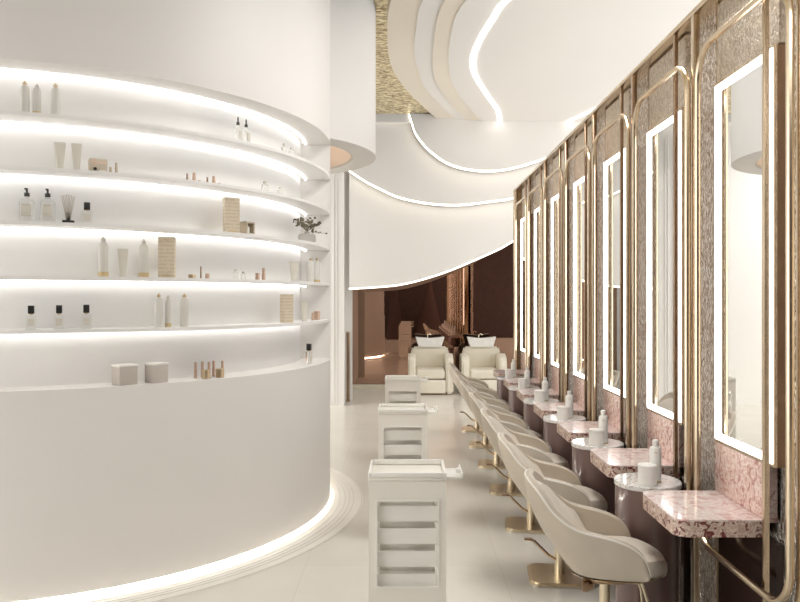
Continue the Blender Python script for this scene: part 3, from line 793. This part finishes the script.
it(tall_bottle(.227, .054, True, 'bottle_grey', 'bottle_grey'), 4, -59.7, 'pale bottle with broad gold base on the fourth shelf, left of the tube', 'bottle', g4)
it(tube_up(.167, .058), 4, -56.7, 'cream tube on the fourth shelf between two gold-based bottles', 'tube', g4)
it(tall_bottle(.224, .054, True, 'bottle_grey', 'bottle_grey'), 4, -53.4, 'pale bottle with broad gold base beside the large beige carton', 'bottle', g4)
it(carton(.240, .092, .075), 4, -49.5, 'large beige printed carton on the fourth shelf', 'box', g4, rz=R(-49.5 + 90 - 30))
it(pot(.024, .043, 'goldcap', 'goldcap'), 4, -45.0, 'flat round gold compact on the fourth shelf', 'cosmetic', g4)
it(stick(.074, .010, 'bronze', 'brush'), 4, -43.3, 'thin upright dark brush on the fourth shelf', 'cosmetic', g4)
it(pot(.031, .026, 'copper'), 4, -42.0, 'small rose copper pot beside the upright brush', 'cosmetic', g4)
it(glass_bottle(.065, .032), 4, -35.9, 'faint clear glass bottle on the fourth shelf, taller of two', 'bottle', g4)
it(glass_bottle(.052, .032), 4, -34.0, 'faint clear glass bottle on the fourth shelf, shorter of two', 'bottle', g4)
it(pot(.047, .030, 'copper', 'copper'), 4, -30.3, 'peach copper pot on the fourth shelf beside a taller copper tube', 'cosmetic', g4)
it(stick(.081, .026, 'copper'), 4, -28.6, 'copper tube on the fourth shelf, right of the copper pot', 'cosmetic', g4)
it(tube_up(.144, .068), 4, -17.7, 'cream tube near the right end of the fourth shelf', 'tube', g4)
it(tall_bottle(.190, .050), 4, -8.0, 'white bottle with gold cap at the right end of the fourth shelf', 'bottle', g4)
it(tall_bottle(.205, .050, True), 4, -1.0, 'white bottle with gold base at the extreme right end of the fourth shelf', 'bottle', g4)

it(square_bottle(.131, .066), 5, -70.0, 'clear square bottle with black cap, leftmost of three on the lowest shelf', 'bottle', g5)
it(square_bottle(.133, .067), 5, -66.1, 'clear square bottle with black cap, middle of three on the lowest shelf', 'bottle', g5)
it(square_bottle(.135, .067), 5, -62.2, 'clear square bottle with black cap, rightmost of three on the lowest shelf', 'bottle', g5)
it(tall_bottle(.201, .050), 5, -50.9, 'white bottle with gold cap on the lowest shelf, touching a slim gold-based one', 'bottle', g5)
it(tall_bottle(.191, .036, True, 'bottle_grey', 'bottle_grey'), 5, -49.3, 'slim bottle with gold base between two white ones, lowest shelf', 'bottle', g5)
it(tall_bottle(.200, .053, False, 'bottle_grey'), 5, -46.4, 'greyish gold-capped bottle on the lowest shelf, right of the slim one', 'bottle', g5)
it(carton(.200, .085, .05), 5, -20.8, 'beige printed carton on the lowest shelf', 'box', g5, rz=R(-20.8 + 90 - 15))
it(tube_up(.150, .058), 5, -12.4, 'cream tube on the lowest shelf, right of the beige carton', 'tube', g5)
it(stick(.060, .022, 'copper'), 5, -6.2, 'small copper lipstick at the right of the lowest shelf', 'cosmetic', g5)
it(pot(.070, .048, 'copper', 'copper'), 5, -1.0, 'copper pot at the extreme right of the lowest shelf', 'cosmetic', g5)

for ph, w, lab in ((-56.4, .115, 'taupe box with white lid on the niche ledge, left of two'), (-51.3, .105, 'taupe box with white lid on the niche ledge, right of two')):
    bx = MB().box((0, 0, .052), (w, .08, .104), .002).build('lidded_box', M['greybox'])
    MB().box((0, 0, .110), (w + .006, .086, .012), .002).build('lid', M['white'], bx)
    it(bx, 6, ph, lab, 'box', g6, rz=R(ph + 90 + 18))
for ph, r_, h, lab in ((-42.6, 2.06, .055, 'round gold pot at the left of the gold cluster on the ledge'), (-39.8, 2.06, .055, 'round gold pot at the right of the gold cluster on the ledge')):
    it(pot(h, .052, 'goldcap', 'goldcap'), 6, ph, lab, 'cosmetic', g6, r=r_)
for ph, h, lab in ((-43.4, .10, 'copper lipstick behind the left gold pot on the ledge'), (-42.0, .10, 'second copper lipstick, between the two gold pots and the first'), (-40.6, .095, 'copper lipstick standing midway between the gold pots on the ledge'), (-39.6, .10, 'copper lipstick directly behind the right gold pot on the ledge'), (-37.6, .095, 'copper lipstick at the right edge of the gold cluster')):
    it(stick(h, .020, 'copper'), 6, ph, lab, 'cosmetic', g6, r=1.985)
it(square_bottle(.152, .072), 6, -9.3, 'clear square bottle with black cap alone on the right of the niche ledge', 'bottle', g6)

# ------------------------------------------------------------------ room behind the camera (seen in the bronze mirror)
for x, w, h, lab in ((.95, .60, 2.6, 'broad dark brown cone-shaped drape behind the viewer, reflected in the bronze mirror'), (-.45, .36, 2.9, 'narrow dark brown cone-shaped drape behind the viewer, reflected at the left')):
    q = MB().lathe([(w, 0), (w * .98, .05), (w * .55, h * .45), (w * .2, h * .8), (.05, h), (.03, HC - .002)], n=32).build('cone_standin', M['standin'])  # added cones standing in for dark shapes in the mirror reflection
    q.location = (x, -2.4, 0); tag(q, lab, 'standin', 'cone stand-ins')

# ------------------------------------------------------------------ lights
def area(name, loc, rot, sx, sy, power, col=(1, .97, .93), spread=PI):
    l = bpy.data.lights.new(name, 'AREA'); l.shape = 'RECTANGLE'; l.size = sx; l.size_y = sy; l.energy = power; l.color = col; l.spread = spread
    o = bpy.data.objects.new(name, l); C.objects.link(o); o.location = loc; o.rotation_euler = rot
    return o
area('fill_aisle', (1.3, 4.4, 4.2), (0, 0, 0), 1.2, 1.6, 62)  # added fill above the aisle, no fixture known there
area('fill_near', (1.6, -.9, 4.2), (0, 0, 0), 2.0, 2.0, 75)  # unseen fill added behind the camera to brighten the drum wall
area('fill_right_up', (3.1, 6.8, 2.6), (PI, 0, 0), 1.2, 6.0, 8)  # added uplight hidden behind the mirror wall, bounces off the ceiling
area('fill_wash', (.8, 13.1, 4.2), (0, 0, 0), 2.4, 1.2, 28)  # added fill hidden behind the ceiling drops, brightens the armchairs
area('fill_left', (-3.6, 10.0, 4.2), (0, 0, 0), 1.6, 1.6, 70)  # added fill hidden by the big drum, brightens the far left wall
area('drum_lamp', (-1.0, 7.3, 4.1), (0, 0, 0), .5, .7, 10, (1, .9, .78))
w = bpy.data.worlds.new('world'); bpy.context.scene.world = w; w.use_nodes = True
w.node_tree.nodes['Background'].inputs[0].default_value = (1, .985, .965, 1); w.node_tree.nodes['Background'].inputs[1].default_value = 1.85

# ------------------------------------------------------------------ camera
cam = bpy.data.cameras.new('camera'); co = bpy.data.objects.new('camera', cam); C.objects.link(co)
cam.sensor_width = 36; cam.lens = 749 / 800 * 36
cam.shift_x = -6 / 800; cam.shift_y = -2.6 / 800
co.location = (0, 0, 1.65); co.rotation_euler = (PI / 2, 0, 0)
cam.clip_start = .05
sc = bpy.context.scene; sc.camera = co
sc.view_settings.view_transform = 'Standard'; sc.view_settings.look = 'None'
sc.view_settings.exposure = 0.38; sc.view_settings.gamma = 1; sc.view_settings.use_curve_mapping = False
try:
    sc.cycles.use_denoising = True; sc.cycles.max_bounces = 12; sc.cycles.diffuse_bounces = 6; sc.cycles.glossy_bounces = 6
    sc.cycles.transmission_bounces = 8; sc.cycles.sample_clamp_indirect = 8; sc.cycles.caustics_reflective = False; sc.cycles.caustics_refractive = False
except Exception: pass
